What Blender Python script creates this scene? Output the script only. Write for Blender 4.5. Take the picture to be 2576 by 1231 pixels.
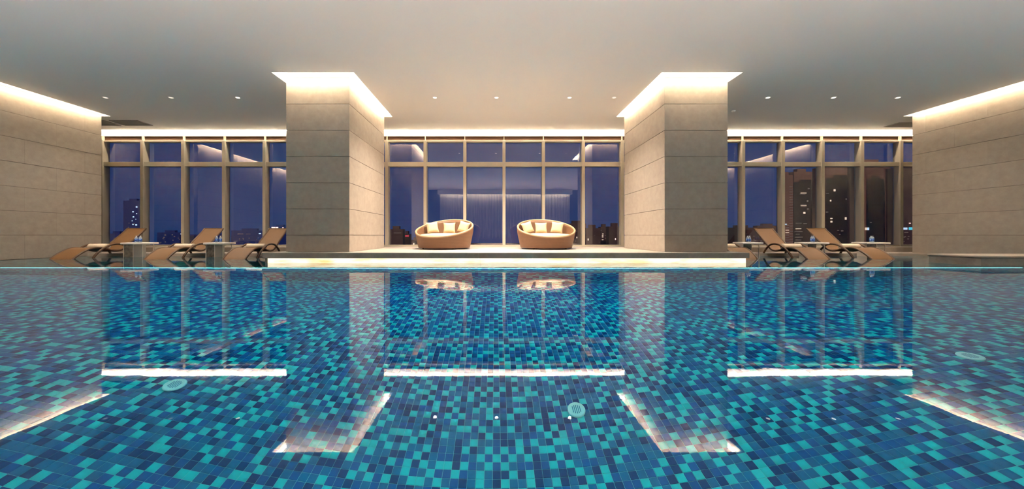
import bpy, math, random
import numpy as np
from mathutils import Vector, Matrix

random.seed(7)
for o in list(bpy.data.objects):
    bpy.data.objects.remove(o)
scene = bpy.context.scene
C = scene.collection
PI = math.pi

# ------------------------------------------------------------------ camera, sky, exposure
CAM_Z, FPX, VX, VY = 0.6, 820.0, 1246.0, 592.0        # water level is z = 0, camera looks along +Y
cam = bpy.data.cameras.new('camera')
cam.sensor_width = 36.0
cam.lens = FPX / 2576 * 36
cam.shift_x = (1288 - VX) / 2576
cam.shift_y = -(615.5 - VY) / 2576
cam.clip_start = 0.05
cam.clip_end = 4000
camo = bpy.data.objects.new('camera', cam)
camo.location = (0, 0, CAM_Z)
camo.rotation_euler = (PI / 2, 0, 0)
C.objects.link(camo)
scene.camera = camo

scene.view_settings.view_transform = 'Standard'
scene.view_settings.look = 'None'
scene.view_settings.gamma = 1
scene.view_settings.use_curve_mapping = False
scene.view_settings.exposure = 0.0

w = bpy.data.worlds.new('dusk')
scene.world = w
w.use_nodes = True
nt = w.node_tree
nt.nodes.clear()
tc = nt.nodes.new('ShaderNodeTexCoord')
sp = nt.nodes.new('ShaderNodeSeparateXYZ')
cr = nt.nodes.new('ShaderNodeValToRGB')
bg = nt.nodes.new('ShaderNodeBackground')
ou = nt.nodes.new('ShaderNodeOutputWorld')
nt.links.new(tc.outputs['Generated'], sp.inputs[0])
nt.links.new(sp.outputs['Z'], cr.inputs[0])
nt.links.new(cr.outputs[0], bg.inputs[0])
nt.links.new(bg.outputs[0], ou.inputs[0])
e = cr.color_ramp.elements
e[0].position = 0.0; e[0].color = (0.008, 0.042, 0.150, 1)
e[1].position = 0.45; e[1].color = (0.004, 0.024, 0.110, 1)
bg.inputs[1].default_value = 1.0

cy = scene.cycles
cy.max_bounces = 12
cy.diffuse_bounces = 4
cy.glossy_bounces = 6
cy.transmission_bounces = 8
cy.transparent_max_bounces = 12
cy.sample_clamp_indirect = 80.0
cy.caustics_reflective = False
cy.caustics_refractive = True
cy.blur_glossy = 0.3

facade_fill = bpy.data.lights.new('facade_fill', 'SUN'); facade_fill.energy = 0.7; facade_fill.color = (1.0, 0.75, 0.72); facade_fill.angle = 0.01  # added warm sun lamp that brightens the tower facades
facade_fill_obj = bpy.data.objects.new('facade_fill', facade_fill); C.objects.link(facade_fill_obj); facade_fill_obj.rotation_euler = (math.radians(72), 0, math.radians(-8))

# light levels
COVE = 130.0            # cove strips (W/m2/sr-like strength)
COVE_WIN = 170.0
COVE_BACK = 60.0
POOL = 21.0
WARM = (1.0, 0.80, 0.56)
ADDED_FILL = 1000.0
al = bpy.data.lights.new('added_fill_uplight', 'AREA'); al.shape = 'RECTANGLE'; al.size = 23.0; al.size_y = 0.14
al.energy = ADDED_FILL; al.color = (1.0, 0.72, 0.56)
alo = bpy.data.objects.new('added_fill_uplight', al); C.objects.link(alo)      # added fill for ceiling and columns, unseen behind the camera
alo.location = (0.35, -1.1, 0.20); alo.rotation_euler = (math.radians(180 - 50), 0, 0)

# ------------------------------------------------------------------ helpers
class MB:
    """collects shapes; build() links them as one mesh object"""
    def __init__(s):
        s.v = []; s.f = []; s.m = []; s.sm = []
    def add(s, vs, fs, mi=0, smooth=False):
        n = len(s.v)
        s.v += [tuple(q) for q in vs]
        s.f += [tuple(i + n for i in q) for q in fs]
        s.m += [mi] * len(fs); s.sm += [smooth] * len(fs)
        return s
    def box(s, x0, x1, y0, y1, z0, z1, mi=0):
        vs = [(x0, y0, z0), (x1, y0, z0), (x1, y1, z0), (x0, y1, z0), (x0, y0, z1), (x1, y0, z1), (x1, y1, z1), (x0, y1, z1)]
        return s.add(vs, [(0, 3, 2, 1), (4, 5, 6, 7), (0, 1, 5, 4), (1, 2, 6, 5), (2, 3, 7, 6), (3, 0, 4, 7)], mi)
    def cbox(s, x0, x1, y0, y1, z0, z1, c=0.004, mi=0):
        """box with chamfered edges"""
        c = min(c, (x1 - x0) / 3, (y1 - y0) / 3, (z1 - z0) / 3)
        vs = []
        for (zx, ins) in ((z0, c), (z0 + c, 0), (z1 - c, 0), (z1, c)):
            for (px, py) in ((x0, y0), (x1, y0), (x1, y1), (x0, y1)):
                sx = 1 if px == x0 else -1; sy = 1 if py == y0 else -1
                if ins:
                    vs.append((px + sx * c, py + sy * c, zx))
                else:
                    vs.append((px, py, zx))
        fs = [(3, 2, 1, 0), (12, 13, 14, 15)]
        for k in range(3):
            for j in range(4):
                a = k * 4 + j; b = k * 4 + (j + 1) % 4
                fs.append((a, b, b + 4, a + 4))
        return s.add(vs, fs, mi)
    def tube(s, pts, r, n=8, mi=0, closed=False, sy=1.0):
        """round bar along pts; r a number or a list; sy flattens it"""
        P = [Vector(p) for p in pts]; k = len(P)
        R = r if isinstance(r, (list, tuple)) else [r] * k
        vs = []
        up = Vector((0, 0, 1)); prev = None
        for i in range(k):
            if closed:
                t = (P[(i + 1) % k] - P[i - 1]).normalized()
            else:
                t = (P[min(i + 1, k - 1)] - P[max(i - 1, 0)]).normalized()
            a = prev if prev is not None else (up if abs(t.z) < 0.9 else Vector((1, 0, 0)))
            u = (a - t * a.dot(t)).normalized(); prev = u
            q = t.cross(u)
            for j in range(n):
                an = 2 * PI * j / n
                vs.append(P[i] + u * math.cos(an) * R[i] + q * math.sin(an) * R[i] * sy)
        fs = []
        for i in range(k if closed else k - 1):
            for j in range(n):
                a = i * n + j; b = i * n + (j + 1) % n
                c2 = ((i + 1) % k) * n + (j + 1) % n; d = ((i + 1) % k) * n + j
                fs.append((a, b, c2, d))
        if not closed:
            fs.append(tuple(range(n - 1, -1, -1))); fs.append(tuple((k - 1) * n + j for j in range(n)))
        return s.add(vs, fs, mi, True)
    def lathe(s, prof, n=24, mi=0, cx=0, cy_=0):
        vs = []
        for (r, z) in prof:
            for j in range(n):
                a = 2 * PI * j / n
                vs.append((cx + r * math.cos(a), cy_ + r * math.sin(a), z))
        fs = []
        for i in range(len(prof) - 1):
            for j in range(n):
                a = i * n + j; b = i * n + (j + 1) % n
                fs.append((a, b, b + n, a + n))
        fs.append(tuple(range(n - 1, -1, -1))); fs.append(tuple((len(prof) - 1) * n + j for j in range(n)))
        return s.add(vs, fs, mi, True)
    def mesh(s, name, mats):
        me = bpy.data.meshes.new(name)
        me.from_pydata(s.v, [], s.f)
        for m in (mats if isinstance(mats, (list, tuple)) else [mats]):
            me.materials.append(m)
        me.polygons.foreach_set('material_index', s.m)
        me.polygons.foreach_set('use_smooth', s.sm)
        me.update()
        return me
    def build(s, name, mats, parent=None, loc=None, rotz=0):
        return link(name, s.mesh(name, mats), parent, loc, rotz)

def link(name, data, parent=None, loc=None, rotz=0):
    o = bpy.data.objects.new(name, data)
    C.objects.link(o)
    if parent is not None: o.parent = parent
    if loc is not None: o.location = loc
    o.rotation_euler = (0, 0, rotz)
    return o

def tag(o, label, cat, group=None):
    o['label'] = label; o['category'] = cat
    if group: o['group'] = group
    return o

def thing(name, label, cat, loc=(0, 0, 0), rotz=0, group=None):
    return tag(link(name, None, None, loc, rotz), label, cat, group)

def struct(o):
    o['kind'] = 'structure'; return o

def copy_tree(o, parent=None):
    c = o.copy(); C.objects.link(c); c.parent = parent
    for ch in o.children: copy_tree(ch, c)
    return c

def px(x, y, d):
    """a point of the photograph at distance d"""
    return ((x - VX) * d / FPX, d, CAM_Z + (VY - y) * d / FPX)

# ------------------------------------------------------------------ materials
def mat(name):
    m = bpy.data.materials.new(name); m.use_nodes = True
    n = m.node_tree
    return m, n, n.nodes['Principled BSDF'], n.nodes['Material Output']

def plain(name, col, rough=0.6, metal=0.0, spec=0.5):
    m, n, b, o = mat(name)
    b.inputs['Base Color'].default_value = (*col, 1)
    b.inputs['Roughness'].default_value = rough
    b.inputs['Metallic'].default_value = metal
    b.inputs['Specular IOR Level'].default_value = spec
    return m

def emis(name, col, st):
    m, n, b, o = mat(name)
    n.nodes.remove(b)
    e = n.nodes.new('ShaderNodeEmission')
    e.inputs[0].default_value = (*col, 1); e.inputs[1].default_value = st
    n.links.new(e.outputs[0], o.inputs[0])
    return m

def noisy(name, c1, c2, scale=3.0, rough=0.6, bump=0.0, bscale=60.0, stretch=(1, 1, 1), detail=6.0, vary=0.0, spec=0.5):
    m, n, b, o = mat(name)
    g = n.nodes.new('ShaderNodeNewGeometry')
    mp = n.nodes.new('ShaderNodeMapping'); mp.inputs['Scale'].default_value = stretch
    n.links.new(g.outputs['Position'], mp.inputs['Vector'])
    t = n.nodes.new('ShaderNodeTexNoise'); t.inputs['Scale'].default_value = scale; t.inputs['Detail'].default_value = detail
    t.inputs['Roughness'].default_value = 0.65
    n.links.new(mp.outputs[0], t.inputs['Vector'])
    r = n.nodes.new('ShaderNodeValToRGB')
    r.color_ramp.elements[0].position = 0.32; r.color_ramp.elements[0].color = (*c1, 1)
    r.color_ramp.elements[1].position = 0.68; r.color_ramp.elements[1].color = (*c2, 1)
    n.links.new(t.outputs['Fac'], r.inputs[0])
    src = r.outputs[0]
    if vary:
        oi = n.nodes.new('ShaderNodeObjectInfo')
        mr = n.nodes.new('ShaderNodeMapRange')
        mr.inputs['To Min'].default_value = 1 - vary; mr.inputs['To Max'].default_value = 1 + vary
        n.links.new(oi.outputs['Random'], mr.inputs['Value'])
        hs = n.nodes.new('ShaderNodeHueSaturation')
        n.links.new(mr.outputs[0], hs.inputs['Value']); n.links.new(src, hs.inputs['Color'])
        src = hs.outputs[0]
    n.links.new(src, b.inputs['Base Color'])
    b.inputs['Roughness'].default_value = rough
    b.inputs['Specular IOR Level'].default_value = spec
    if bump:
        t2 = n.nodes.new('ShaderNodeTexNoise'); t2.inputs['Scale'].default_value = bscale; t2.inputs['Detail'].default_value = 4
        n.links.new(mp.outputs[0], t2.inputs['Vector'])
        bp = n.nodes.new('ShaderNodeBump'); bp.inputs['Strength'].default_value = bump; bp.inputs['Distance'].default_value = 0.01
        n.links.new(t2.outputs['Fac'], bp.inputs['Height']); n.links.new(bp.outputs[0], b.inputs['Normal'])
    return m

M_STONE = noisy('limestone', (0.345, 0.295, 0.245), (0.405, 0.35, 0.295), 7.0, 0.55, 0.15, 60, vary=0.025, spec=0.3)
M_STONE_COL = M_STONE
M_JOINT = plain('dark_joint', (0.16, 0.13, 0.11), 0.9)  # dark joint colour, also on the wall and column cores
M_CEIL = plain('ceiling_paint', (0.74, 0.735, 0.73), 0.9, spec=0.1)
M_WHITE = plain('white_recess_paint', (0.85, 0.83, 0.80), 0.9, spec=0.1)
M_DECK = noisy('deck_stone', (0.40, 0.33, 0.28), (0.50, 0.43, 0.37), 2.0, 0.4, 0.08, 50)
M_COPING = noisy('coping_stone', (0.26, 0.245, 0.225), (0.36, 0.335, 0.30), 4.0, 0.45, 0.1, 50, vary=0.05)
M_CURB = noisy('curb_stone', (0.22, 0.20, 0.18), (0.33, 0.31, 0.28), 5.0, 0.35, 0.1, 50, vary=0.08)
M_BRONZE = plain('champagne_frame', (0.52, 0.47, 0.37), 0.42, 0.15)
M_SOFFIT = plain('brown_soffit', (0.085, 0.035, 0.014), 0.6)
M_STRIP = emis('warm_cove_strip', WARM, COVE)
M_STRIP_WIN = emis('window_cove_strip', (1.0, 0.82, 0.60), COVE_WIN)
M_STRIP_BACK = emis('back_cove_strip', WARM, COVE_BACK)
M_POOL_ADDED = emis('pool_strip', (0.10, 0.84, 0.95), POOL)  # for the added near and side strips
M_POOLFAR = emis('pool_strip_far', (0.10, 0.84, 0.95), POOL * 3.4)
M_GRILLE = plain('grille_grey', (0.20, 0.19, 0.18), 0.6, 0.2)
M_DARK = plain('dark_void', (0.02, 0.02, 0.02), 0.9)
M_WEAVE_RAIL = plain('brown_rail', (0.085, 0.040, 0.016), 0.45)
M_TOWEL = noisy('towel', (0.72, 0.62, 0.48), (0.80, 0.70, 0.56), 30, 0.95, 0.3, 300)
M_CUSHION = noisy('cream_fabric', (0.50, 0.40, 0.255), (0.55, 0.44, 0.29), 20, 0.9, 0.15, 300)
M_TABLE = plain('white_table_top', (0.85, 0.80, 0.76), 0.35)
M_PED = noisy('marbled_panel', (0.08, 0.068, 0.056), (0.30, 0.26, 0.22), 14, 0.2, detail=8)
M_EDGE = plain('pale_edge', (0.80, 0.70, 0.60), 0.3)

def weave_material(name, c1, c2, sx=55.0, sz=55.0, cyl=False):
    m, n, b, o = mat(name)
    tcx = n.nodes.new('ShaderNodeTexCoord')
    sep = n.nodes.new('ShaderNodeSeparateXYZ'); n.links.new(tcx.outputs['Object'], sep.inputs[0])
    comb = n.nodes.new('ShaderNodeCombineXYZ')
    if cyl:
        at = n.nodes.new('ShaderNodeMath'); at.operation = 'ARCTAN2'
        n.links.new(sep.outputs['Y'], at.inputs[0]); n.links.new(sep.outputs['X'], at.inputs[1])
        n.links.new(at.outputs[0], comb.inputs['X']); n.links.new(sep.outputs['Z'], comb.inputs['Y'])
    else:
        n.links.new(sep.outputs['X'], comb.inputs['X']); n.links.new(sep.outputs['Y'], comb.inputs['Y'])
    mp = n.nodes.new('ShaderNodeMapping'); mp.inputs['Scale'].default_value = (sx, sz, 1)
    n.links.new(comb.outputs[0], mp.inputs['Vector'])
    br = n.nodes.new('ShaderNodeTexBrick')
    br.inputs['Scale'].default_value = 1.0; br.inputs['Mortar Size'].default_value = 0.12
    br.inputs['Brick Width'].default_value = 1.6; br.inputs['Row Height'].default_value = 0.6
    br.inputs['Color1'].default_value = (*c1, 1); br.inputs['Color2'].default_value = (*c2, 1)
    br.inputs['Mortar'].default_value = (c1[0] * .35, c1[1] * .35, c1[2] * .35, 1)
    n.links.new(mp.outputs[0], br.inputs['Vector'])
    n.links.new(br.outputs['Color'], b.inputs['Base Color'])
    b.inputs['Roughness'].default_value = 0.5
    bp = n.nodes.new('ShaderNodeBump'); bp.inputs['Strength'].default_value = 0.5; bp.inputs['Distance'].default_value = 0.004
    bp.invert = True
    n.links.new(br.outputs['Fac'], bp.inputs['Height']); n.links.new(bp.outputs[0], b.inputs['Normal'])
    return m
M_WICKER = weave_material('wicker', (0.23, 0.112, 0.052), (0.28, 0.14, 0.07), 34, 50, True)
M_RIM = plain('wicker_rim', (0.38, 0.24, 0.135), 0.5)
M_SLING = weave_material('lounger_weave', (0.26, 0.125, 0.042), (0.31, 0.155, 0.055), 90, 90)

# mosaic tile glazes
TILE_COLS = [(0.003, 0.60, 0.64), (0.001, 0.165, 0.36), (0.001, 0.060, 0.20), (0.001, 0.115, 0.36)]
M_TILES = []
for k, c in enumerate(TILE_COLS):
    M_TILES.append(plain(['cyan_glaze', 'teal_glaze', 'navy_glaze', 'blue_glaze'][k], c, 0.4, spec=0.0))
M_GROUT = plain('grout', (0.16, 0.66, 0.74), 0.8)

def mosaic(name, s, dark=1.0):
    """mosaic too far or too foreshortened to tell its tiles apart"""
    m, n, b, o = mat(name)
    g = n.nodes.new('ShaderNodeNewGeometry')
    d = n.nodes.new('ShaderNodeVectorMath'); d.operation = 'SCALE'; d.inputs['Scale'].default_value = 1 / s
    n.links.new(g.outputs['Position'], d.inputs[0])
    ad = n.nodes.new('ShaderNodeVectorMath'); ad.operation = 'ADD'; ad.inputs[1].default_value = (.37, .37, .37)
    n.links.new(d.outputs[0], ad.inputs[0])
    f = n.nodes.new('ShaderNodeVectorMath'); f.operation = 'FLOOR'
    n.links.new(ad.outputs[0], f.inputs[0])
    wn = n.nodes.new('ShaderNodeTexWhiteNoise'); n.links.new(f.outputs[0], wn.inputs['Vector'])
    r = n.nodes.new('ShaderNodeValToRGB'); r.color_ramp.interpolation = 'CONSTANT'
    el = r.color_ramp.elements
    el[0].position = 0; el[1].position = .30
    el.new(.62); el.new(.85)
    for k in range(4):
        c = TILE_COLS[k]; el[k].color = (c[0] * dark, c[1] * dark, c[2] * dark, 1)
    n.links.new(wn.outputs['Value'], r.inputs[0]); n.links.new(r.outputs[0], b.inputs['Base Color'])
    b.inputs['Roughness'].default_value = 0.4
    return m
M_MOSAIC = mosaic('pool_wall_mosaic', 0.0615)
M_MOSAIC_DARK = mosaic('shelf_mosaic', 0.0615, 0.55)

# water
M_WATER, n, b, o = mat('pool_water')
n.nodes.remove(b)
gl = n.nodes.new('ShaderNodeBsdfGlass'); gl.inputs['IOR'].default_value = 1.333; gl.inputs['Roughness'].default_value = 0.0
gl.inputs['Color'].default_value = (0.97, 1.0, 1.0, 1)
g = n.nodes.new('ShaderNodeNewGeometry')
mp = n.nodes.new('ShaderNodeMapping'); mp.inputs['Scale'].default_value = (1.0, 1.0, 1.0)
n.links.new(g.outputs['Position'], mp.inputs['Vector'])
t1 = n.nodes.new('ShaderNodeTexNoise'); t1.inputs['Scale'].default_value = 2.2; t1.inputs['Detail'].default_value = 2.0
t1.inputs['Roughness'].default_value = 0.45
n.links.new(mp.outputs[0], t1.inputs['Vector'])
bp = n.nodes.new('ShaderNodeBump'); bp.inputs['Strength'].default_value = 1.0; bp.inputs['Distance'].default_value = 0.0006
# fine ripples, livelier by the far overflow edge than in front
t2 = n.nodes.new('ShaderNodeTexNoise'); t2.inputs['Scale'].default_value = 7.0; t2.inputs['Detail'].default_value = 2.0
n.links.new(mp.outputs[0], t2.inputs['Vector'])
sy = n.nodes.new('ShaderNodeSeparateXYZ'); n.links.new(g.outputs['Position'], sy.inputs[0])
mr = n.nodes.new('ShaderNodeMapRange'); mr.inputs['From Min'].default_value = 1.6; mr.inputs['From Max'].default_value = 6.0
mr.inputs['To Min'].default_value = 0.02; mr.inputs['To Max'].default_value = 1.1
n.links.new(sy.outputs['Y'], mr.inputs['Value'])
mu = n.nodes.new('ShaderNodeMath'); mu.operation = 'MULTIPLY_ADD'
n.links.new(t2.outputs['Fac'], mu.inputs[0]); n.links.new(mr.outputs[0], mu.inputs[1]); n.links.new(t1.outputs['Fac'], mu.inputs[2])
n.links.new(mu.outputs[0], bp.inputs['Height']); n.links.new(bp.outputs[0], gl.inputs['Normal'])
n.links.new(gl.outputs[0], o.inputs[0])

# window glass (double glazing: clear, mirrors the lit room)
M_GLASS, n, b, o = mat('window_glass')
n.nodes.remove(b)
tr = n.nodes.new('ShaderNodeBsdfTransparent'); tr.inputs[0].default_value = (0.90, 0.93, 0.95, 1)
gs = n.nodes.new('ShaderNodeBsdfGlossy'); gs.inputs['Roughness'].default_value = 0.0; gs.inputs['Color'].default_value = (0.95, 0.95, 1.0, 1)
fr = n.nodes.new('ShaderNodeFresnel'); fr.inputs['IOR'].default_value = 1.5
ml = n.nodes.new('ShaderNodeMath'); ml.operation = 'MULTIPLY'; ml.inputs[1].default_value = 4.0; ml.use_clamp = True
mx = n.nodes.new('ShaderNodeMixShader')
n.links.new(fr.outputs[0], ml.inputs[0]); n.links.new(ml.outputs[0], mx.inputs[0])
n.links.new(tr.outputs[0], mx.inputs[1]); n.links.new(gs.outputs[0], mx.inputs[2]); n.links.new(mx.outputs[0], o.inputs[0])

# backlit onyx
M_ONYX, n, b, o = mat('backlit_onyx')
n.nodes.remove(b)
g = n.nodes.new('ShaderNodeNewGeometry')
t = n.nodes.new('ShaderNodeTexNoise'); t.inputs['Scale'].default_value = 1.6; t.inputs['Detail'].default_value = 7
mp = n.nodes.new('ShaderNodeMapping'); mp.inputs['Scale'].default_value = (1, 1, 5)
n.links.new(g.outputs['Position'], mp.inputs[0]); n.links.new(mp.outputs[0], t.inputs['Vector'])
r = n.nodes.new('ShaderNodeValToRGB')
r.color_ramp.elements[0].position = .30; r.color_ramp.elements[0].color = (0.85, 0.55, 0.22, 1)
r.color_ramp.elements[1].position = .52; r.color_ramp.elements[1].color = (1.0, 0.86, 0.62, 1)
n.links.new(t.outputs['Fac'], r.inputs[0])
em = n.nodes.new('ShaderNodeEmission'); em.inputs[1].default_value = 1.6
n.links.new(r.outputs[0], em.inputs[0]); n.links.new(em.outputs[0], o.inputs[0])

# ------------------------------------------------------------------ dimensions (metres)
ZC = 4.19                      # ceiling
WL, WR = -11.84, 12.54         # side walls
YEND = 9.80                    # far end of the side walls
YB = -3.1                      # back wall
EL, ER = -13.75, 15.45         # end walls of the window bays
YW = 11.20                     # front of the mullions
POOLY = 6.25                   # far edge of the deep pool
DECKZ = 0.217
DX0, DX1, DY0 = -5.07, 5.52, 7.08

# ------------------------------------------------------------------ ceiling
slots = [  # x0, x1, y0, y1 : openings round the columns
    (-4.93, -3.12, 7.18, 9.88), (3.67, 5.45, 7.18, 9.88)]
voids = slots + [(EL - 1, WL + 0.23, YB - 1, 9.84), (WR - 0.23, ER + 1, YB - 1, 9.84)]
def plate(name, x0, x1, y0, y1, z0, z1, holes, m, parent=None):
    xs = sorted(set([x0, x1] + [min(max(v, x0), x1) for h in holes for v in h[:2]]))
    ys = sorted(set([y0, y1] + [min(max(v, y0), y1) for h in holes for v in h[2:]]))
    def solid(i, j):
        if not (0 <= i < len(xs) - 1 and 0 <= j < len(ys) - 1): return False
        cx = (xs[i] + xs[i + 1]) / 2; cyy = (ys[j] + ys[j + 1]) / 2
        return not any(h[0] < cx < h[1] and h[2] < cyy < h[3] for h in holes)
    mb = MB()
    for i in range(len(xs) - 1):
        for j in range(len(ys) - 1):
            if not solid(i, j): continue
            a, b2, c, d = xs[i], xs[i + 1], ys[j], ys[j + 1]
            mb.add([(a, c, z0), (b2, c, z0), (b2, d, z0), (a, d, z0)], [(0, 3, 2, 1)])
            mb.add([(a, c, z1), (b2, c, z1), (b2, d, z1), (a, d, z1)], [(0, 1, 2, 3)])
            if not solid(i - 1, j): mb.add([(a, c, z0), (a, d, z0), (a, d, z1), (a, c, z1)], [(0, 1, 2, 3)])
            if not solid(i + 1, j): mb.add([(b2, c, z0), (b2, d, z0), (b2, d, z1), (b2, c, z1)], [(3, 2, 1, 0)])
            if not solid(i, j - 1): mb.add([(a, c, z0), (b2, c, z0), (b2, c, z1), (a, c, z1)], [(0, 1, 2, 3)])
            if not solid(i, j + 1): mb.add([(a, d, z0), (b2, d, z0), (b2, d, z1), (a, d, z1)], [(3, 2, 1, 0)])
    return mb.build(name, m, parent)
YCE = 11.10
ceiling = struct(plate('ceiling', EL, ER, YB, YCE, ZC, ZC + 0.12, voids, M_CEIL))
MB().box(EL, ER, YB, YCE + 0.5, ZC + 0.42, ZC + 0.46).build('recess_top', M_WHITE, ceiling)
def liner(x0, x1, y0, y1):
    MB().box(x0, x1, y0, y1, ZC + 0.12, ZC + 0.42).build('recess_side', M_WHITE, ceiling)
def strip(x0, x1, y0, y1, m=M_STRIP, z=ZC + 0.135):
    """an LED profile fixed along a slab edge"""
    L = max(x1 - x0, y1 - y0); n_ = max(1, round(L / 1.2))
    mb = MB()
    for k in range(n_):
        if x1 - x0 > y1 - y0:
            a = x0 + (x1 - x0) * k / n_; mb.box(a, a + (x1 - x0) / n_, y0, y1, z, z + 0.035)
        else:
            a = y0 + (y1 - y0) * k / n_; mb.box(x0, x1, a, a + (y1 - y0) / n_, z, z + 0.035)
    return mb.build('light_strip', m, ceiling)
for (a, b2, c, d) in slots:
    g_ = 0.06
    liner(a - g_ - .02, a - g_, c - g_, d + g_); liner(b2 + g_, b2 + g_ + .02, c - g_, d + g_)
    liner(a - g_, b2 + g_, c - g_ - .02, c - g_); liner(a - g_, b2 + g_, d + g_, d + g_ + .02)
    strip(a + .03, a + .045, c + .06, d - .03); strip(b2 - .045, b2 - .03, c + .06, d - .03)
    strip(a + .05, b2 - .05, c + .04, c + .055); strip(a + .04, b2 - .10, d - .02, d - .008)
for sx, xe in ((1, WL + .23), (-1, WR - .23)):
    liner(min(xe + sx * .06, xe + sx * .08), max(xe + sx * .06, xe + sx * .08), YB, 9.90)
    liner(min(xe - sx * .35, xe + sx * .06), max(xe - sx * .35, xe + sx * .06), 9.90, 9.92)
    strip(min(xe - sx * .105, xe - sx * .09), max(xe - sx * .105, xe - sx * .09), YB + .1, 9.80)
# cove over the windows
MB().box(EL, ER, 11.26, 11.50, 4.03, ZC + 0.42).build('bulkhead', M_WHITE, ceiling)
MB().box(EL, ER, 11.02, 11.04, ZC + 0.12, ZC + 0.42).build('recess_side', M_WHITE, ceiling)
strip(EL + .1, ER - .1, YCE + .003, YCE + .013, M_STRIP_WIN, ZC + .065)

# ------------------------------------------------------------------ stone cladding
panel_cache = {}
JT = 0.009
def stone_panel(parent, cx, cyy, cz, wd, ht, rotz, m=M_STONE, th=0.025):
    key = (round(wd, 3), round(ht, 3), m.name)
    if key not in panel_cache:
        panel_cache[key] = MB().cbox(-wd / 2 + .0008, wd / 2 - .0008, -th, 0, -ht / 2 + JT / 2, ht / 2 - JT / 2, 0.001).mesh('stone_panel', m)
    return link('stone_panel', panel_cache[key], parent, (cx, cyy, cz), rotz)
ZROWS = [0.6 * k for k in range(0, 8)] + [4.6]
def clad(parent, p0, p1, zbot, ztop, offs, length=1.2, m=M_STONE):
    """clad a vertical face from p0 to p1 (outside is to the right of p0->p1 as seen from above)"""
    p0 = Vector(p0); p1 = Vector(p1); D = (p1 - p0); L = D.length; D.normalize()
    rot = math.atan2(D.y, D.x)
    for k in range(len(ZROWS) - 1):
        z0 = max(ZROWS[k], zbot); z1 = min(ZROWS[k + 1], ztop)
        if z1 - z0 < .02: continue
        cuts = [0]; a = offs[k % len(offs)]
        while a < L - .04:
            if a > .04: cuts.append(a)
            a += length
        cuts.append(L)
        for i in range(len(cuts) - 1):
            mid = p0 + D * ((cuts[i] + cuts[i + 1]) / 2)
            stone_panel(parent, mid.x, mid.y, (z0 + z1) / 2, cuts[i + 1] - cuts[i], z1 - z0, rot, m)

def wall(name, x0, x1, y0, y1, z0=-2.1, z1=4.62, m=M_JOINT):
    return struct(MB().box(x0, x1, y0, y1, z0, z1).build(name, m))
wl = wall('wall_left', EL - .2, WL - .025, YB - .3, YEND - .025)
clad(wl, (WL - .025, YB), (WL - .025, YEND), 0, 4.6, [0.50, 1.1])
clad(wl, (WL - .03, YEND - .025), (EL, YEND - .025), 0.0, 4.6, [0.9])
wr = wall('wall_right', WR + .025, ER + .2, YB - .3, YEND - .025)
clad(wr, (WR + .025, YEND), (WR + .025, YB), 0, 4.6, [0.3, 0.9])
clad(wr, (ER, YEND - .025), (WR + .03, YEND - .025), 0.0, 4.6, [0.9])
wall('wall_end_left', EL - .2, EL, YEND - .025, 11.6, m=M_STONE)
wall('wall_end_right', ER, ER + .2, YEND - .025, 11.6, m=M_STONE)
wb = wall('wall_back', WL, WR, YB - .3, YB - .05, m=plain('back_wall_paint', (0.10, 0.095, 0.09), 0.7))
# lit fluted feature wall behind the camera (seen mirrored in the windows)
M_FLUTE = noisy('fluted_stone', (0.30, 0.28, 0.26), (0.60, 0.57, 0.53), 2.5, 0.6, stretch=(6, 1, .35))
for k in range(43):
    a = -4.4 + k * 10.3 / 43
    MB().cbox(a + .008, a + 10.3 / 43 - .008, YB - .05, YB + .02 + .02 * (k % 2), .12, 3.92, .01).build('flute', M_FLUTE, wb)
MB().box(-4.5, 6.0, YB + .35, YB + .5, 3.80, ZC).build('pelmet', M_CEIL, wb)
MB().box(-4.4, 5.9, YB + .30, YB + .345, 3.9, 3.94).build('light_strip', M_STRIP_BACK, wb)
struct(MB().box(WL, WR, YB - .3, -.4, -2.1, .10).build('floor_back', M_DECK))

struct(MB().box(WL + .02, WR - .02, -.75, -.65, .10, .36).box(WL + .02, WR - .02, -1.6, -1.5, .10, .36).build('trim_added_baffle', M_DECK))  # added trough sides, out of view, hiding the fill from the window reflections

# ------------------------------------------------------------------ columns
def column(x0, x1, y0, y1, label):
    t = thing('column', label, 'column', ((x0 + x1) / 2, (y0 + y1) / 2, DECKZ))
    ox, oy = (x0 + x1) / 2, (y0 + y1) / 2
    MB().box(x0 - ox + .025, x1 - ox - .025, y0 - oy + .025, y1 - oy - .025, 0, 4.6 - DECKZ).build('core', M_JOINT, t)
    h = Vector((0, 0))
    W = x1 - x0; D_ = y1 - y0
    def side(p0, p1, offs):
        n0 = len(t.children)
        p0 = Vector((p0[0] - ox, p0[1] - oy)); p1 = Vector((p1[0] - ox, p1[1] - oy))
        clad(t, p0, p1, DECKZ, 4.6, offs)
    before = set(t.children)
    # panel bodies lie at local y -th..0 : outside is at -y, so run each face with the outside on the right
    side((x0, y0 + .025), (x1, y0 + .025), [1.07, 0.36])
    side((x1 - .025, y0 + .025), (x1 - .025, y1 - .025), [0.8, 1.3])
    side((x1, y1 - .025), (x0, y1 - .025), [0.6, 1.0])
    side((x0 + .025, y1 - .025), (x0 + .025, y0 + .025), [0.8, 1.3])
    for c in t.children:
        if c.name.startswith('stone_panel'): c.location.z -= DECKZ
    return t
column(-4.78, -3.335, 7.45, 9.78, 'massive stone clad column left of the left wicker daybed')
column(3.87, 5.31, 7.45, 9.78, 'massive stone clad column right of the right wicker daybed')

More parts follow.
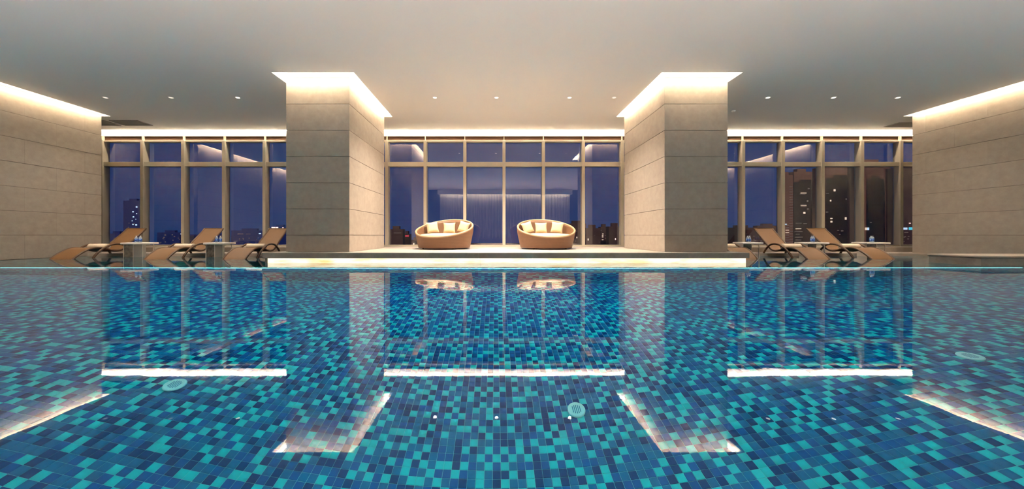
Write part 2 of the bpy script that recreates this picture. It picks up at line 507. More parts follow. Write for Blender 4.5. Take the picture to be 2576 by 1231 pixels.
# ------------------------------------------------------------------ windows
MX = [254, 356, 459, 562, 664, 766, 869, 972, 1069, 1169, 1268, 1367.5, 1468, 1566, 1668, 1769, 1871, 1971, 2071, 2170.5, 2269, 2369]
MXm = [(v - VX) * YW / FPX for v in MX]
ZT0, ZT1, ZH0, ZH1 = 2.975, 3.125, 3.825, 3.87
GY = 11.385
def window(name, idx, left_j=True):
    root = struct(link(name, None, None, (0, YW, DECKZ)))
    for q, i in enumerate(idx):
        if q == 0 and not left_j: continue
        x = MXm[i]
        mb = MB().cbox(x - .05, x + .05, 0, .22, 0, ZH1 - DECKZ, .006)
        mb.box(x - .012, x + .012, .02, .1, ZH1 - DECKZ, 4.03 - DECKZ)
        mb.build('mullion', M_BRONZE, root)
    for q in range(len(idx) - 1):
        a = MXm[idx[q]] + .05; b2 = MXm[idx[q + 1]] - .05
        MB().cbox(a, b2, .03, .22, ZT0 - DECKZ, ZT1 - DECKZ, .006).build('transom', M_BRONZE, root)
        MB().cbox(a, b2, .03, .22, ZH0 - DECKZ, ZH1 - DECKZ, .004).build('head_rail', M_BRONZE, root)
        MB().cbox(a, b2, .03, .22, 0, .05, .004).build('bottom_rail', M_BRONZE, root)
        for (z0, z1) in ((.05, ZT0 - DECKZ), (ZT1 - DECKZ, ZH0 - DECKZ)):
            y = GY - YW
            MB().add([(a, y, z0), (b2, y, z0), (b2, y, z1), (a, y, z1)], [(0, 1, 2, 3)]).build('pane', M_GLASS, root)
    return root
window('window_1', list(range(0, 8)))
window('window_2', list(range(7, 14)), False)
window('window_3', list(range(13, 22)), False)
struct(MB().box(EL, ER, 11.32, 11.45, ZH1, 4.03).build('trim_1', M_SOFFIT))
struct(MB().box(EL, MXm[0] - .05, YW + .02, YW + .22, DECKZ, ZH1).build('trim_2', M_BRONZE))

# ------------------------------------------------------------------ pool basin
POOLD = 2.1
S = 0.0615
pf = struct(MB().box(WL, WR, -.4, POOLY + .1, -POOLD - .1, -POOLD - .004).build('floor', M_GROUT))
# tiles : the ones that show largest are objects, the rest joined
nx = int((WR - WL) / S); ny = int((POOLY + .4) / S)
XO = -0.02 - S * 193; YO = -.4 + .01
def floor_point(X, Y):
    """where the floor point (X, Y) shows in the photograph, through the water surface"""
    R = math.hypot(X, Y)
    lo, hi = 0.0, R
    for _ in range(24):
        m_ = (lo + hi) / 2
        s1 = m_ / math.hypot(m_, CAM_Z); s2 = (R - m_) / math.hypot(R - m_, POOLD)
        if s1 < 1.333 * s2: lo = m_
        else: hi = m_
    rr = (lo + hi) / 2
    return VX + FPX * X / Y, VY + FPX * CAM_Z / rr * R / Y
rng = np.random.default_rng(5)
cells = []
for j in range(ny):
    for i in range(nx):
        cells.append((XO + (i + .5) * S, YO + (j + .5) * S))
cells = [c for c in cells if WL + S / 2 < c[0] < WR - S / 2]
# light tiles seldom touch, as in a hand-mixed mosaic sheet
seen_k = {}
kinds = np.zeros(len(cells), dtype=int)
for q, (x, y) in enumerate(cells):
    i = round(x / S - .5); j = round(y / S - .5)
    near = (seen_k.get((i - 1, j)) == 0) + (seen_k.get((i, j - 1)) == 0)
    p0 = (.40, .10, .02)[near]
    if rng.random() < p0: k = 0
    else:
        k = int(rng.choice([1, 2, 3], p=[.40, .34, .26]))
        if k == 2 and seen_k.get((i - 1, j)) == 2 and rng.random() < .6: k = 1
    seen_k[(i, j)] = k; kinds[q] = k
drains = []
def floor_at(xp, yp):
    lo, hi = .5, 14.0
    for _ in range(40):
        m_ = (lo + hi) / 2
        if floor_point((xp - VX) * m_ / FPX, m_)[1] > yp: lo = m_
        else: hi = m_
    return ((xp - VX) * lo / FPX, lo)
for (a, b2) in ((1450, 1033), (440, 970), (2440, 897)):
    drains.append(floor_at(a, b2))
G = 0.0030
def tile_mesh(mi):
    return MB().cbox(-S / 2 + G / 2, S / 2 - G / 2, -S / 2 + G / 2, S / 2 - G / 2, -.004, 0.0, .0012).mesh('tile', M_TILES[mi])
tmesh = [tile_mesh(k) for k in range(4)]
cand = []
for n_, (x, y) in enumerate(cells):
    if y > 2.0 and y < 3.6 and abs(x) < 4.2:
        u, v = floor_point(x, y)
        if -5 < u < 2580 and v < 1226:
            cand.append((math.hypot(x - .13, y * 1.0), n_))
cand.sort()
single = set(q[1] for q in cand[:300])
for n_ in sorted(single):
    x, y = cells[n_]
    link('tile', tmesh[kinds[n_]], pf, (x, y, -POOLD))
rest = np.array([n_ for n_ in range(len(cells)) if n_ not in single])
P = np.array(cells)[rest]; K = kinds[rest]; N = len(rest)
hw = S / 2 - G / 2
corner = np.array([(-hw, -hw), (hw, -hw), (hw, hw), (-hw, hw)])
V = np.zeros((N, 8, 3))
V[:, :4, :2] = P[:, None, :] + corner[None] * .97; V[:, :4, 2] = -POOLD
V[:, 4:, :2] = P[:, None, :] + corner[None]; V[:, 4:, 2] = -POOLD - .004
fq = np.array([(0, 1, 2, 3), (4, 5, 1, 0), (5, 6, 2, 1), (6, 7, 3, 2), (7, 4, 0, 3)])
Fi = (np.arange(N)[:, None, None] * 8 + fq[None]).reshape(-1, 4)
me = bpy.data.meshes.new('tile_field')
me.vertices.add(N * 8); me.vertices.foreach_set('co', V.reshape(-1))
me.loops.add(len(Fi) * 4); me.loops.foreach_set('vertex_index', Fi.reshape(-1).astype(np.int32))
me.polygons.add(len(Fi)); me.polygons.foreach_set('loop_start', np.arange(0, len(Fi) * 4, 4, dtype=np.int32))
me.polygons.foreach_set('loop_total', np.full(len(Fi), 4, dtype=np.int32))
for m in M_TILES: me.materials.append(m)
me.polygons.foreach_set('material_index', np.repeat(K, 5).astype(np.int32))
me.update(); me.validate()
tf = link('tile_field', me, pf); tf['kind'] = 'stuff'

# basin walls
struct(MB().box(WL, WR, POOLY, POOLY + .1, -2.1, -.13).build('wall_pool_far', M_MOSAIC))
struct(MB().box(WL, WR, -.45, -.395, -2.1, 0.02).build('wall_pool_near', M_MOSAIC))
struct(MB().box(WL - .02, WL + .004, -.4, POOLY, -2.1, -.002).box(WR - .004, WR + .02, -.4, POOLY, -2.1, -.002).build('wall_pool_side', M_MOSAIC))
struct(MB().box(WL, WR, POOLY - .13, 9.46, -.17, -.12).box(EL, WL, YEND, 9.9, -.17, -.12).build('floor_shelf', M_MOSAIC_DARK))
# underwater light strips; near and side ones are added to light the floor
def pool_strip(x0, x1, y0, y1, z0, z1, label, n_=24, m=None):
    mb = MB()
    for k in range(n_):
        if x1 - x0 > y1 - y0:
            a = x0 + (x1 - x0) * k / n_; mb.box(a, a + (x1 - x0) / n_, y0, y1, z0, z1)
        else:
            a = y0 + (y1 - y0) * k / n_; mb.box(x0, x1, a, a + (y1 - y0) / n_, z0, z1)
    o = mb.build('underwater_light_strip', m or M_POOL_ADDED)
    return tag(o, label, 'light strip')
pool_strip(WL + .1, 9.9, POOLY - .125, POOLY - .10, -.205, -.172, 'glowing cyan light strip under water along the far pool edge', 24, M_POOLFAR)
pool_strip(WL + .1, WR - .1, -.39, -.36, -.20, -.15, 'added cyan underwater light strip along the near pool wall behind the camera')
pool_strip(WL + .01, WL + .035, 0, POOLY - .2, -.20, -.17, 'added cyan underwater light strip at the foot of the left stone wall, out of view', 6)
pool_strip(WR - .035, WR - .01, 0, POOLY - .2, -.20, -.17, 'added cyan underwater light strip at the foot of the right stone wall, out of view', 6)

# water surface
mb = MB()
def rect(x0, x1, y0, y1): mb.add([(x0, y0, 0), (x1, y0, 0), (x1, y1, 0), (x0, y1, 0)], [(0, 1, 2, 3)])
rect(WL + .001, WR - .001, -.394, DY0 + .04)
rect(WL + .001, DX0, DY0 + .04, 9.46); rect(DX1, WR - .001, DY0 + .04, 9.46)
wt = mb.build('water', M_WATER)
tag(wt, 'clear still pool water mirroring the columns and the window light', 'water')
wt['kind'] = 'stuff'

# floor inlets
for k, (x, y) in enumerate(drains):
    lab = ['round pale inlet cover on the pool floor right of centre', 'round pale inlet cover on the pool floor at left, under the reflected window light',
           'round pale inlet cover on the pool floor near the right wall'][k]
    t = thing('pool_inlet', lab, 'inlet cover', (x, y, -POOLD), 0, 'round inlet covers on the pool floor')
    m = bpy.data.materials.get('inlet_plastic') or plain('inlet_plastic', (0.30, 0.80, 0.80), 0.4)
    MB().lathe([(.078, 0), (.078, .012), (.070, .018), (.066, .014), (.02, .016), (.0, .016)], 28).build('cover', m, t)
    for q in range(5):
        a = -.032 + q * .016
        hl = math.sqrt(max(.045 ** 2 - a * a, 0.0001))
        MB().box(a - .003, a + .003, -hl, hl, .0155, .0175).build('slit', M_TILES[1], t)

# ------------------------------------------------------------------ platform and steps
deck = struct(MB().box(DX0 + .1, DX1 - .1, DY0 + .06, YW + .3, -.12, DECKZ - .001).build('floor_deck', M_DECK))
n_ = 9
for k in range(n_):
    a = DX0 + (DX1 - DX0) * k / n_; b2 = DX0 + (DX1 - DX0) * (k + 1) / n_
    MB().cbox(a + .001, b2 - .001, DY0, DY0 + .34, .099, DECKZ, .003).build('coping_stone', M_COPING, deck)
for k in range(n_):
    a = -4.96 + 10.42 * k / n_
    MB().cbox(a + .002, a + 10.42 / n_ - .002, DY0 + .02, DY0 + .05, -.10, .099, .002).build('glowing_panel', M_ONYX, deck)
MB().box(DX0, DX0 + .1, DY0 + .1, YW, -.12, DECKZ).build('side_stone', M_COPING, deck)
MB().box(DX1 - .1, DX1, DY0 + .1, YW, -.12, DECKZ).build('side_stone', M_COPING, deck)
for nm, a, b2 in (('trim_3', EL, DX0), ('trim_4', DX1, ER)):
    st = struct(MB().box(a, b2, 10.25, YW + .3, -.2, DECKZ).build(nm, M_STONE))
    MB().box(a, b2, 9.46, 10.25, -.2, .07).build('ledge', M_DECK, st)

# stone curb by the right wall
t = thing('stone_curb', 'low stone block standing in the water against the right wall', 'curb', (11.09, 6.86, 0))
for k in range(3):
    a = -1.45 + k * .967
    MB().cbox(a + .001, a + .966, -.39, .39, -.2, .155, .004).build('curb_block', M_CURB, t)
MB().cbox(-1.47, 1.45, -.41, .40, .155, .187, .004).build('coping_slab', M_DECK, t)

# ------------------------------------------------------------------ ceiling fittings
YD = 492 / 57.9
M_LAMP = emis('downlight_lens', (1, .87, .68), 5.0)
M_LAMP_DIM = emis('downlight_lens_dim', (1, .9, .75), 1.2)
def downlight(x, y, z, power, dim, label):
    t = thing('downlight', label, 'downlight', (x, y, z), 0, 'recessed downlights in the ceiling')
    MB().lathe([(.062, 0), (.062, -.006), (.047, -.006), (.045, 0.0)], 20).build('trim_ring', M_WHITE, t)
    MB().lathe([(.044, -.004), (.042, -.0065), (0.0, -.0065)], 20).build('lens', M_LAMP_DIM if dim else M_LAMP, t)
    if power:
        l = bpy.data.lights.new('downlight_beam', 'SPOT'); l.energy = power; l.color = (1, .84, .68)
        l.spot_size = math.radians(125); l.spot_blend = 1.0; l.shadow_soft_size = .04
        lo = link('beam', l, t, (0, 0, -.02))
    return t
names = {1094: 'small dim ceiling downlight above the left daybed', 1249: 'bright ceiling downlight between the two daybeds',
         1433: 'bright ceiling downlight above the right daybed', 265: 'ceiling downlight nearest the left wall',
         430: 'faint ceiling downlight, second from the left wall', 598: 'ceiling downlight just left of the left column',
         1545: 'unlit ceiling downlight just left of the right column', 1932: 'ceiling downlight just right of the right column',
         2097: 'ceiling downlight, second from the right wall', 2259: 'ceiling downlight nearest the right wall'}
for xp in (265, 430, 598, 1094, 1249, 1433, 1545, 1932, 2097, 2259):
    dim = xp in (430, 1545, 265)
    downlight((xp - VX) * YD / FPX, YD, ZC, 0 if xp == 1545 else (1500 if xp in (1094, 1249, 1433) else 260), dim, names[xp])
t = thing('smoke_detector', 'small white round detector on the ceiling right of the right column', 'detector', ((1845 - VX) * 9.4 / FPX, 9.4, ZC))
MB().lathe([(.05, 0), (.05, -.02), (.035, -.035), (0, -.035)], 18).build('housing', M_WHITE, t)

def grille(x0, x1, y0, y1, label):
    t = thing('air_grille', label, 'air vent', ((x0 + x1) / 2, (y0 + y1) / 2, ZC), 0, 'ceiling air grilles by the side walls')
    hx, hy = (x1 - x0) / 2, (y1 - y0) / 2
    MB().box(-hx, hx, -hy, hy, -.004, -.001).build('backing', M_DARK, t)
    mb = MB().box(-hx, hx, -hy, -hy + .025, -.02, 0).box(-hx, hx, hy - .025, hy, -.02, 0)
    mb.box(-hx, -hx + .025, -hy + .025, hy - .025, -.02, 0).box(hx - .025, hx, -hy + .025, hy - .025, -.02, 0)
    mb.build('frame', M_GRILLE, t)
    k = int((2 * hy - .06) / .035)
    for q in range(k):
        y = -hy + .045 + q * .035
        MB().box(-hx + .025, hx - .025, y - .009, y + .009, -.016, -.006).build('slat', M_GRILLE, t)
grille(-13.05, -12.20, 10.17, 10.63, 'grey ceiling air grille in the left corner, partly behind the left wall')
grille(-12.06, -11.16, 10.17, 10.63, 'grey ceiling air grille in the left corner, fully in view')
grille(12.84, 13.75, 10.37, 10.78, 'grey ceiling air grille by the far end of the right wall')

# ------------------------------------------------------------------ daybeds
def rim_h(th):
    """rim height above the deck; th = 0 at the front (towards -Y), PI at the back"""
    c = (1 - math.cos(th)) / 2
    return .325 + .52 * (c ** 1.05)
def make_daybed(label):
    t = thing('daybed', label, 'daybed', (0, 0, 0), 0, 'round wicker daybeds on the platform')
    n_ = 72; rows = 9
    def rad(z): return .70 + .115 * min(z / .5, 1.0) ** .8 + .0 * z
    mb = MB(); vs = []; fs = []
    for i in range(n_):
        th = 2 * PI * i / n_; dx, dy = math.sin(th), -math.cos(th); H = rim_h(th)
        for k in range(rows + 1):
            z = .035 + (H - .035) * k / rows; r_ = rad(z); vs.append((dx * r_, dy * r_, z))
        for k in range(rows + 1):
            z = H - (H - .16) * k / rows; r_ = rad(z) - .045; vs.append((dx * r_, dy * r_, z))
    m_ = 2 * rows + 2
    for i in range(n_):
        for k in range(m_ - 1):
            a = i * m_ + k; b2 = ((i + 1) % n_) * m_ + k
            fs.append((a, b2, b2 + 1, a + 1))
    mb.add(vs, fs, 0, True)
    mb.lathe([(.0, .04), (.70, .04)], n_)
    mb.build('basket', M_WICKER, t)
    pts = []
    for i in range(n_):
        th = 2 * PI * i / n_; H = rim_h(th); r_ = rad(H) - .022
        pts.append((math.sin(th) * r_, -math.cos(th) * r_, H))
    MB().tube(pts, .027, 8, closed=True).build('rim', M_RIM, t)
    MB().lathe([(.0, .17), (.68, .17), (.715, .22), (.715, .34), (.69, .385), (.60, .415), (.35, .435), (0, .44)], 56).build('seat_cushion', M_CUSHION, t)
    for k in range(4):
        a = PI / 4 + k * PI / 2
        MB().lathe([(.022, 0), (.026, .05)], 12, cx=math.cos(a) * .62, cy_=math.sin(a) * .62).build('foot', M_WEAVE_RAIL, t)
    return t
bed1 = make_daybed('left round wicker daybed with cream seat cushion, three pillows in it')
bed1.location = (-1.435, 9.20, DECKZ); bed1.rotation_euler.z = math.radians(-14)
bed2 = copy_tree(bed1); bed2['label'] = 'right round wicker daybed with cream seat cushion, three pillows in it'
bed2.location = (1.43, 9.20, DECKZ); bed2.rotation_euler.z = math.radians(5)

def pillow_mesh(wd=.36, ht=.33, tk=.13, n_=12):
    vs = []; fs = []
    for side in (1, -1):
        for j in range(n_ + 1):
            for i in range(n_ + 1):
                u = -1 + 2 * i / n_; v = -1 + 2 * j / n_
                pu = u * (1 - .10 * (1 - v * v)); pv = v * (1 - .10 * (1 - u * u))
                th = tk / 2 * (max(0, (1 - u ** 4) * (1 - v ** 4))) ** .55
                vs.append((pu * wd / 2, side * th, pv * ht / 2))
    k = (n_ + 1) ** 2
    for s_ in range(2):
        for j in range(n_):
            for i in range(n_):
                a = s_ * k + j * (n_ + 1) + i
                q = (a, a + 1, a + n_ + 2, a + n_ + 1)
                fs.append(q if s_ else q[::-1])
    mb = MB().add(vs, fs, 0, True)
    return mb.mesh('pillow', M_CUSHION)
pm = pillow_mesh()
PIL = [ # photo x, y centre, distance, roll, yaw, tilt, label
    (1088, 572.5, 9.60, -6, 26, 'cream pillow at the left side of the left daybed'),
    (1130.5, 573.5, 9.74, 0, 4, 'cream pillow in the middle of the left daybed'),
    (1166.5, 571.5, 9.47, 14, -26, 'cream pillow leaning at the right side of the left daybed'),
    (1327, 572.5, 9.56, -16, 24, 'cream pillow leaning at the left side of the right daybed'),
    (1361, 573.5, 9.74, 0, 2, 'cream pillow in the middle of the right daybed'),
    (1401.5, 572.5, 9.60, 6, -22, 'cream pillow at the right side of the right daybed')]
for (a, b2, d, roll, yaw, lab) in PIL:
    o = link('pillow', pm, None, px(a, b2, d))
    o.rotation_euler = (Matrix.Rotation(math.radians(yaw), 3, 'Z') @ Matrix.Rotation(math.radians(-14), 3, 'X') @ Matrix.Rotation(math.radians(roll), 3, 'Y')).to_euler()
    tag(o, lab, 'pillow', 'cream pillows on the daybeds')

# ------------------------------------------------------------------ loungers
def smooth_path(ctrl, sub=6):
    out = []
    P_ = [Vector(c) for c in ctrl]
    for i in range(len(P_) - 1):
        p0 = P_[max(i - 1, 0)]; p1 = P_[i]; p2 = P_[i + 1]; p3 = P_[min(i + 2, len(P_) - 1)]
        for k in range(sub):
            t_ = k / sub
            out.append(.5 * ((2 * p1) + (-p0 + p2) * t_ + (2 * p0 - 5 * p1 + 4 * p2 - p3) * t_ ** 2 + (-p0 + 3 * p1 - 3 * p2 + p3) * t_ ** 3))
    out.append(P_[-1]); return out
PROF = [(-.09, -.12), (0, 0.0), (.12, .105), (.25, .19), (.36, .24), (.53, .262), (.72, .225), (.90, .165), (1.05, .165), (1.18, .23), (1.38, .42), (1.58, .60), (1.70, .71), (1.78, .80)]
ARCH = [(.34, -.12), (.39, 0), (.48, .12), (.62, .24), (.80, .33), (.96, .355), (1.11, .325), (1.23, .24), (1.33, .12), (1.39, .0), (1.42, -.12)]
LW = .57
def make_lounger():
    t = thing('sun_lounger', 'x', 'sun lounger', (0, 0, 0), 0, 'woven sun loungers standing in the shallow water')
    path = smooth_path([(0, s, z) for (s, z) in PROF])
    hw_ = LW / 2 - .025
    vs = []; fs = []
    for p in path:
        for x in (-hw_, -hw_ / 3, hw_ / 3, hw_):
            sag = -.012 * (1 - (x / hw_) ** 2)
            vs.append((x, p.y, p.z + .010 + sag))
    k = len(path)
    top = len(vs)
    for p in path:
        for x in (-hw_, -hw_ / 3, hw_ / 3, hw_):
            sag = -.012 * (1 - (x / hw_) ** 2)
            vs.append((x, p.y, p.z - .004 + sag))
    for i in range(k - 1):
        for j in range(3):
            a = i * 4 + j
            fs.append((a, a + 1, a + 5, a + 4)); fs.append((top + a, top + a + 4, top + a + 5, top + a + 1))
    MB().add(vs, fs, 0, True).build('sling_seat', M_SLING, t)
    for sx in (-1, 1):
        MB().tube([(sx * (LW / 2 - .018), p.y, p.z) for p in path], .024, 8).build('side_rail', M_WEAVE_RAIL, t)
        ap = smooth_path([(sx * (LW / 2 + .022), s, z) for (s, z) in ARCH])
        MB().tube(ap, .026, 8).build('arched_arm', M_WEAVE_RAIL, t)
    MB().tube([(-LW / 2, 1.78, .80), (LW / 2, 1.78, .80)], .018, 8).build('head_bar', M_SLING, t)
    MB().tube([(-LW / 2, .62, .232), (LW / 2, .62, .232)], .014, 8).build('cross_bar', M_WEAVE_RAIL, t)
    MB().tube([(-LW / 2, 1.12, .185), (LW / 2, 1.12, .185)], .014, 8).build('cross_bar', M_WEAVE_RAIL, t)
    return t
base = make_lounger()
LG = [(-10.90, 1, 'woven brown sun lounger with rolled towel nearest the left wall'),
      (-8.535, 1, 'woven brown sun lounger with rolled towel between the two left side tables'),
      (-6.565, 1, 'woven brown sun lounger with rolled towel beside the left column, head half hidden'),
      (6.315, -1, 'woven brown sun lounger mostly hidden behind the right column'),
      (8.125, -1, 'woven brown sun lounger with rolled towel, first fully visible right of the right column'),
      (9.735, -1, 'woven brown sun lounger with rolled towel nearest the right wall')]
TW = ['rolled cream towel on the lounger nearest the left wall', 'rolled cream towel on the lounger between the two left side tables',
      'rolled cream towel on the lounger beside the left column', 'rolled cream towel on the lounger hidden behind the right column',
      'rolled cream towel on the first full lounger right of the right column', 'rolled cream towel on the lounger nearest the right wall']
# rolled towel with a spiral end
def towel_mesh():
    mb = MB()
    L = .47; R0 = .072
    n_ = 28
    prof = []
    vs = []; fs = []
    xs = [-L / 2, -L / 2 + .012, 0, L / 2 - .012, L / 2]
    rs = [R0 * .9, R0, R0 * 1.02, R0, R0 * .9]
    for x, r_ in zip(xs, rs):
        for j in range(n_):
            a = 2 * PI * j / n_
            rr = r_ * (1 + .05 * (j / n_))
            vs.append((x, rr * math.cos(a) * 1.1, rr * math.sin(a)))
    for i in range(4):
        for j in range(n_):
            a = i * n_ + j; b2 = i * n_ + (j + 1) % n_
            fs.append((a, b2, b2 + n_, a + n_))
    fs.append(tuple(range(n_))[::-1]); fs.append(tuple(4 * n_ + j for j in range(n_)))
    mb.add(vs, fs, 0, True)
    for sx in (-1, 1):
        sp_ = []
        for k in range(40):
            a = k * .42; r_ = .008 + (R0 * .86 - .008) * k / 39
            sp_.append((sx * (L / 2 + .002), r_ * math.cos(a) * 1.1, r_ * math.sin(a)))
        mb.tube(sp_, .0045, 5)
    return mb.mesh('rolled_towel', M_TOWEL)
tw = towel_mesh()
FOOTY = 8.20
for k, (x, sg, lab) in enumerate(LG):
    o = base if k == 0 else copy_tree(base)
    rz = math.radians(2.6) * sg
    o.location = (x, FOOTY, 0); o.rotation_euler.z = rz; o['label'] = lab
    s_, z_ = .80, .290
    q = link('rolled_towel', tw, None, (x - math.sin(rz) * s_, FOOTY + math.cos(rz) * s_, z_), rz)
    tag(q, TW[k], 'towel', 'rolled towels on the loungers')

# ------------------------------------------------------------------ side tables and bottles
def make_table():
    t = thing('side_table', 'x', 'side table', (0, 0, 0), 0, 'white side tables between the loungers')
    MB().cbox(-.32, .32, -.2, .2, .345, .395, .006).build('table_top', M_TABLE, t)
    MB().cbox(-.27, -.02, -.15, .15, -.12, .345, .004).build('pedestal_panel', M_PED, t)
    MB().cbox(-.02, 0.0, -.16, .16, -.12, .345, .003).build('pale_edge_strip', M_EDGE, t)
    MB().cbox(-.285, -.27, -.16, .16, -.12, .345, .003).build('pale_edge_strip', M_EDGE, t)
    MB().cbox(.225, .24, -.15, -.13, -.12, .345, .003).build('post', M_EDGE, t)
    MB().cbox(.225, .24, .13, .15, -.12, .345, .003).build('post', M_EDGE, t)
    return t
tb = make_table()
TBL = [(352, 54.0, 1, 'white topped side table right of the leftmost lounger', 'leftmost side table'),
       (553, 54.0, .9, 'white topped side table between the second and third loungers from the left', 'second side table from the left'),
       (1881, 52.5, .9, 'white topped side table just right of the right column', 'side table just right of the right column'),
       (2041.5, 52.5, .97, 'white topped side table between the two loungers right of the right column', 'side table between the two right loungers'),
       (2190, 52.5, 1.05, 'white topped side table nearest the right wall', 'side table nearest the right wall')]
M_PET, n, b, o = mat('clear_bottle_plastic')
b.inputs['Base Color'].default_value = (0.75, 0.85, 0.95, 1); b.inputs['Roughness'].default_value = .1
b.inputs['Transmission Weight'].default_value = .6; b.inputs['IOR'].default_value = 1.35
M_LABEL, n, b, o = mat('blue_label')
tcx = n.nodes.new('ShaderNodeTexCoord'); t_ = n.nodes.new('ShaderNodeTexNoise'); t_.inputs['Scale'].default_value = 45
r = n.nodes.new('ShaderNodeValToRGB'); r.color_ramp.interpolation = 'CONSTANT'
r.color_ramp.elements[0].color = (0.02, 0.09, 0.36, 1); r.color_ramp.elements[1].position = .56; r.color_ramp.elements[1].color = (0.20, 0.38, 0.75, 1)
n.links.new(tcx.outputs['Object'], t_.inputs['Vector']); n.links.new(t_.outputs['Fac'], r.inputs[0]); n.links.new(r.outputs[0], b.inputs['Base Color'])
M_CAP = plain('white_cap', (0.75, 0.8, 0.9), .4)
def make_bottle():
    t = thing('water_bottle', 'x', 'bottle', (0, 0, 0), 0, 'water bottles on the side tables')
    MB().lathe([(.030, 0), (.034, .006), (.034, .125), (.030, .140), (.014, .158), (.013, .165)], 20).build('body', M_PET, t)
    MB().lathe([(.0350, .032), (.0350, .108)], 20).build('label_band', M_LABEL, t)
    MB().lathe([(.016, .163), (.016, .182), (.014, .184)], 16).build('cap', M_CAP, t)
    return t
bt = make_bottle()
first = True; bfirst = True
for (xp, F, sc, lab, short) in TBL:
    d = 492 / F; x = (xp - VX) * d / FPX
    o = tb if first else copy_tree(tb)
    first = False
    o.location = (x, d, 0); o.scale = (sc, 1, 1) if True else (1, 1, 1); o['label'] = lab
    for q, (dx, dy) in enumerate(((-.045, -.05), (.035, -.02))):
        bo = bt if bfirst else copy_tree(bt)
        bfirst = False
        bo.location = (x + dx, d + dy, .395)
        bo['label'] = ('left' if q == 0 else 'right') + ' water bottle with blue label on the ' + short

# ------------------------------------------------------------------ the city at dusk
M_BLD = noisy('far_facade_reflected_brown', (0.30, 0.15, 0.10), (0.36, 0.18, 0.12), .05, .9)  # brown puts the side wall's reflection in the panes into the facade colour
M_BLD1 = noisy('far_facade_mid', (0.10, 0.05, 0.05), (0.13, 0.06, 0.06), .05, .9)
M_BLD2 = noisy('far_facade_dark', (0.015, 0.06, 0.30), (0.02, 0.07, 0.34), .05, .9)
M_LW = emis('window_light_warm', (1, .78, .60), 1.1)
M_LB = emis('window_light_blue', (.55, .75, 1), 1.3)
M_LD = emis('window_light_dim', (.8, .6, .55), .16)
M_RED = emis('red_sign_light', (1, .06, .12), .9)
M_CY = emis('cyan_sign_light', (.05, .75, 1), .9)
M_PK = emis('pink_light', (1, .62, .55), 2.0)
GZ = -60.0
struct(MB().box(-1500, 1500, 60, 2500, GZ - 1, GZ).build('ground_city', plain('city_ground', (0.012, 0.010, 0.018), .9)))
def building(x0, x1, ytop, d, label, lights, m=M_BLD1, depth=8, steps=None):
    """lights: (photo x, y, w, h, material)"""
    ax = (x0 - VX) * d / FPX; bx = (x1 - VX) * d / FPX; zt = CAM_Z + (VY - ytop) * d / FPX
    t = thing('building', label, 'building', ((ax + bx) / 2, d + depth / 2, GZ))
    W = (bx - ax) / 2; H = zt - GZ
    MB().box(-W, W, -depth / 2, depth / 2, 0, H).build('wall', m, t)
    MB().box(-W * .45, W * .45, -depth / 4, depth / 4, H, H + 3.0).build('roof_block', m, t)
    for (lx, ly, lw, lh, lm) in lights:
        cx_, _, cz_ = px(lx, ly, d)
        hw2 = lw / 2 * d / FPX; hh = lh / 2 * d / FPX
        cx_ -= (ax + bx) / 2; cz_ -= GZ
        MB().box(cx_ - hw2, cx_ + hw2, -depth / 2 - .4, -depth / 2 + .2, cz_ - hh, cz_ + hh).build('lit_window', lm, t)
    return t
R_ = random.Random(3)
def dots(x0, x1, y0, y1, k, m, w_=2, h_=1.5):
    return [(R_.uniform(x0, x1), R_.uniform(y0, y1), w_ * R_.uniform(.6, 1.2), h_ * R_.uniform(.7, 1.2), m) for _ in range(k)]
building(310, 351, 505, 480, 'dark tower with blue white lit windows beyond the far left window',
         [(344, 521, 3.5, 3.5, M_LB), (335, 533, 3, 3, M_LB), (344, 538, 2, 2, M_LB), (336, 546, 3, 3, M_LB), (333, 556, 2, 2, M_LB), (343, 566, 4, 3.5, M_LB), (335, 565, 3, 3, M_LB), (342, 552, 1.5, 1.5, M_LB)] + dots(314, 350, 560, 612, 8, M_LD), M_BLD2)
building(268, 308, 588, 420, 'low dark block behind the far left window', dots(272, 304, 592, 612, 6, M_LD), M_BLD2)
building(395, 452, 585, 450, 'low dark block behind the second left window', dots(400, 455, 590, 615, 14, M_LD) + [(456, 589, 3, 2, M_LB)], M_BLD2)
building(476, 552, 590, 480, 'low dark block behind the third left window', dots(480, 550, 594, 614, 8, M_LD) + [(497, 599, 3.5, 3.5, M_LB)], M_BLD2)
building(582, 668, 580, 500, 'wide low block with a row of pale lights behind the fourth left window', [(605, 589, 14, 1.5, M_LD), (625, 589, 10, 1.2, M_LD), (654, 588, 5, 2, M_LB)] + dots(590, 660, 596, 615, 8, M_LD), M_BLD2)
building(680, 722, 571, 460, 'low block with pink white roof lights beside the left column', [(688, 573.5, 9, 4, M_PK), (697, 573, 6, 3, M_PK), (708, 576, 4, 3, M_PK), (712, 574, 3, 3, M_PK)], M_BLD2)
building(976, 1013, 577, 300, 'dark block with a pale roof line behind the window left of the left daybed', [(1000, 586.5, 18, 1.3, M_LD)])
building(1014, 1030, 589, 330, 'small block with a red sign behind the window left of the left daybed', [(1022, 594, 13, 3, M_RED)])
building(1031, 1062, 604, 360, 'low block with bright street lights left of the left daybed', [(1026 + 3, 613, 3, 5, M_LB), (1041, 614, 3, 5, M_LW), (1034, 616, 4, 2, M_LD), (1050, 616, 4, 2, M_LD)] + dots(1033, 1060, 605, 612, 8, M_LD))
building(1428, 1474, 563, 330, 'dark block behind the right daybed', dots(1440, 1470, 575, 612, 10, M_LD) + [(1451, 598, 2, 4, M_LW)])
building(1474, 1510, 574, 300, 'dark block left of the lit staircase tower by the right column', dots(1478, 1508, 580, 615, 4, M_LD) + [(1479.5, 603, 2.5, 5, M_LW)])
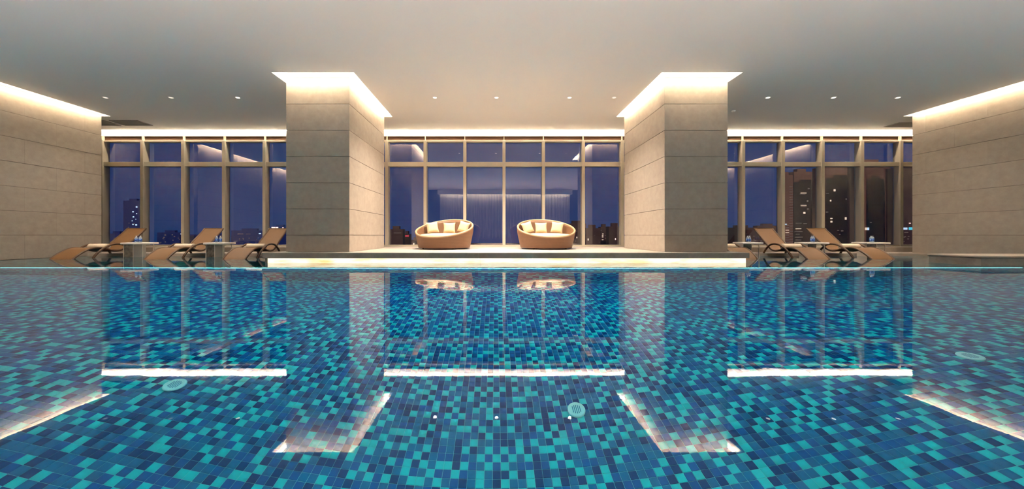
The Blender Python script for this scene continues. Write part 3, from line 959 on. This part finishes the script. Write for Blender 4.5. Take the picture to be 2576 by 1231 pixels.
building(1511, 1531, 571, 345, 'dark block with a short stack of lit windows near the right column', [(1516.5, 589, 3, 2, M_LW), (1516, 593, 3.5, 1.5, M_LW), (1516, 596.5, 3.5, 1.5, M_LW), (1516, 603.5, 4, 1.5, M_LW), (1512, 580, 1.5, 3, M_LD), (1523, 593, 2, 1.5, M_LD), (1523, 600, 2, 1.5, M_LD)])
building(1532, 1566, 570, 290, 'brown block against the right column edge', [(1548, 602, 2, 4, M_PK)])
building(1832, 1905, 573, 420, 'low purple block behind the first window right of the right column', dots(1876, 1902, 584, 612, 10, M_LD))
building(1905, 1962, 568, 480, 'low far block behind the first right lounger', dots(1908, 1958, 578, 612, 10, M_LD))
lt = []
for k in range(22):
    y = 470 + k * 6.6
    lt.append((1990, y, 8, 1.0, M_LD))
for k in range(9):
    lt.append((1980, 567 + k * 6.2, 8, 1.4, M_LW if k in (2, 3) else M_LD))
lt += [(1975, 564.5, 7, 2, M_LB)]
building(1973, 1995, 440, 300, 'slim tower with stacked balcony lights behind the first right lounger', lt, M_BLD)
lt = []
for k, y in enumerate((486, 488.5, 515, 518, 562, 576, 583, 589.5, 597, 604, 611)):
    lt.append((2008 + (12 if k < 4 else 0) + R_.uniform(-2, 2), y, 14 if k < 5 else R_.uniform(8, 20), 1.5, M_LW if k in (0, 3, 5) else M_LD))
lt += [(2023, 536, 4.5, 4.5, M_LW), (2031, 506, 3, 4, M_LD), (2034, 475, 4, 3, M_LD), (2032, 526, 4, 2.5, M_LD), (2025, 563, 8, 1.4, M_LD)]
building(1997, 2046, 432, 310, 'tall brown tower with scattered lit windows behind the first right lounger', lt, M_BLD)
lt = [(2099, 479, 4, 5, M_LW), (2081, 487, 6, 1.5, M_LD), (2089, 505, 2.5, 4, M_LW), (2128, 501, 2, 4, M_LD), (2091, 550, 4.5, 2.5, M_LW), (2091, 558, 4, 4, M_LW), (2127, 550, 3.5, 6, M_LW), (2080, 534, 5, 2, M_LD), (2118, 581, 5, 3, M_LD), (2108, 580, 4, 2, M_LD), (2098, 603, 3, 2, M_LW), (2112, 590, 3, 2, M_LD)]
building(2066, 2142, 420, 278, 'broad brown tower with a few bright windows behind the second right lounger', lt, M_BLD)
building(2160, 2240, 410, 250, 'broad dark tower beyond the last side table', [(2178, 576, 4, 6, M_LW), (2183, 576, 4, 6, M_LB), (2190, 560, 3, 2, M_LD)], M_BLD)
building(2262, 2310, 420, 228, 'dark tower with cyan sign at the edge of the right wall', [(2275, 575.5, 12, 5, M_LB), (2290, 575.5, 8, 6, M_CY), (2279, 585, 8, 2, M_LD), (2288, 562, 3, 2, M_PK)] + dots(2268, 2290, 592, 615, 6, M_LD))
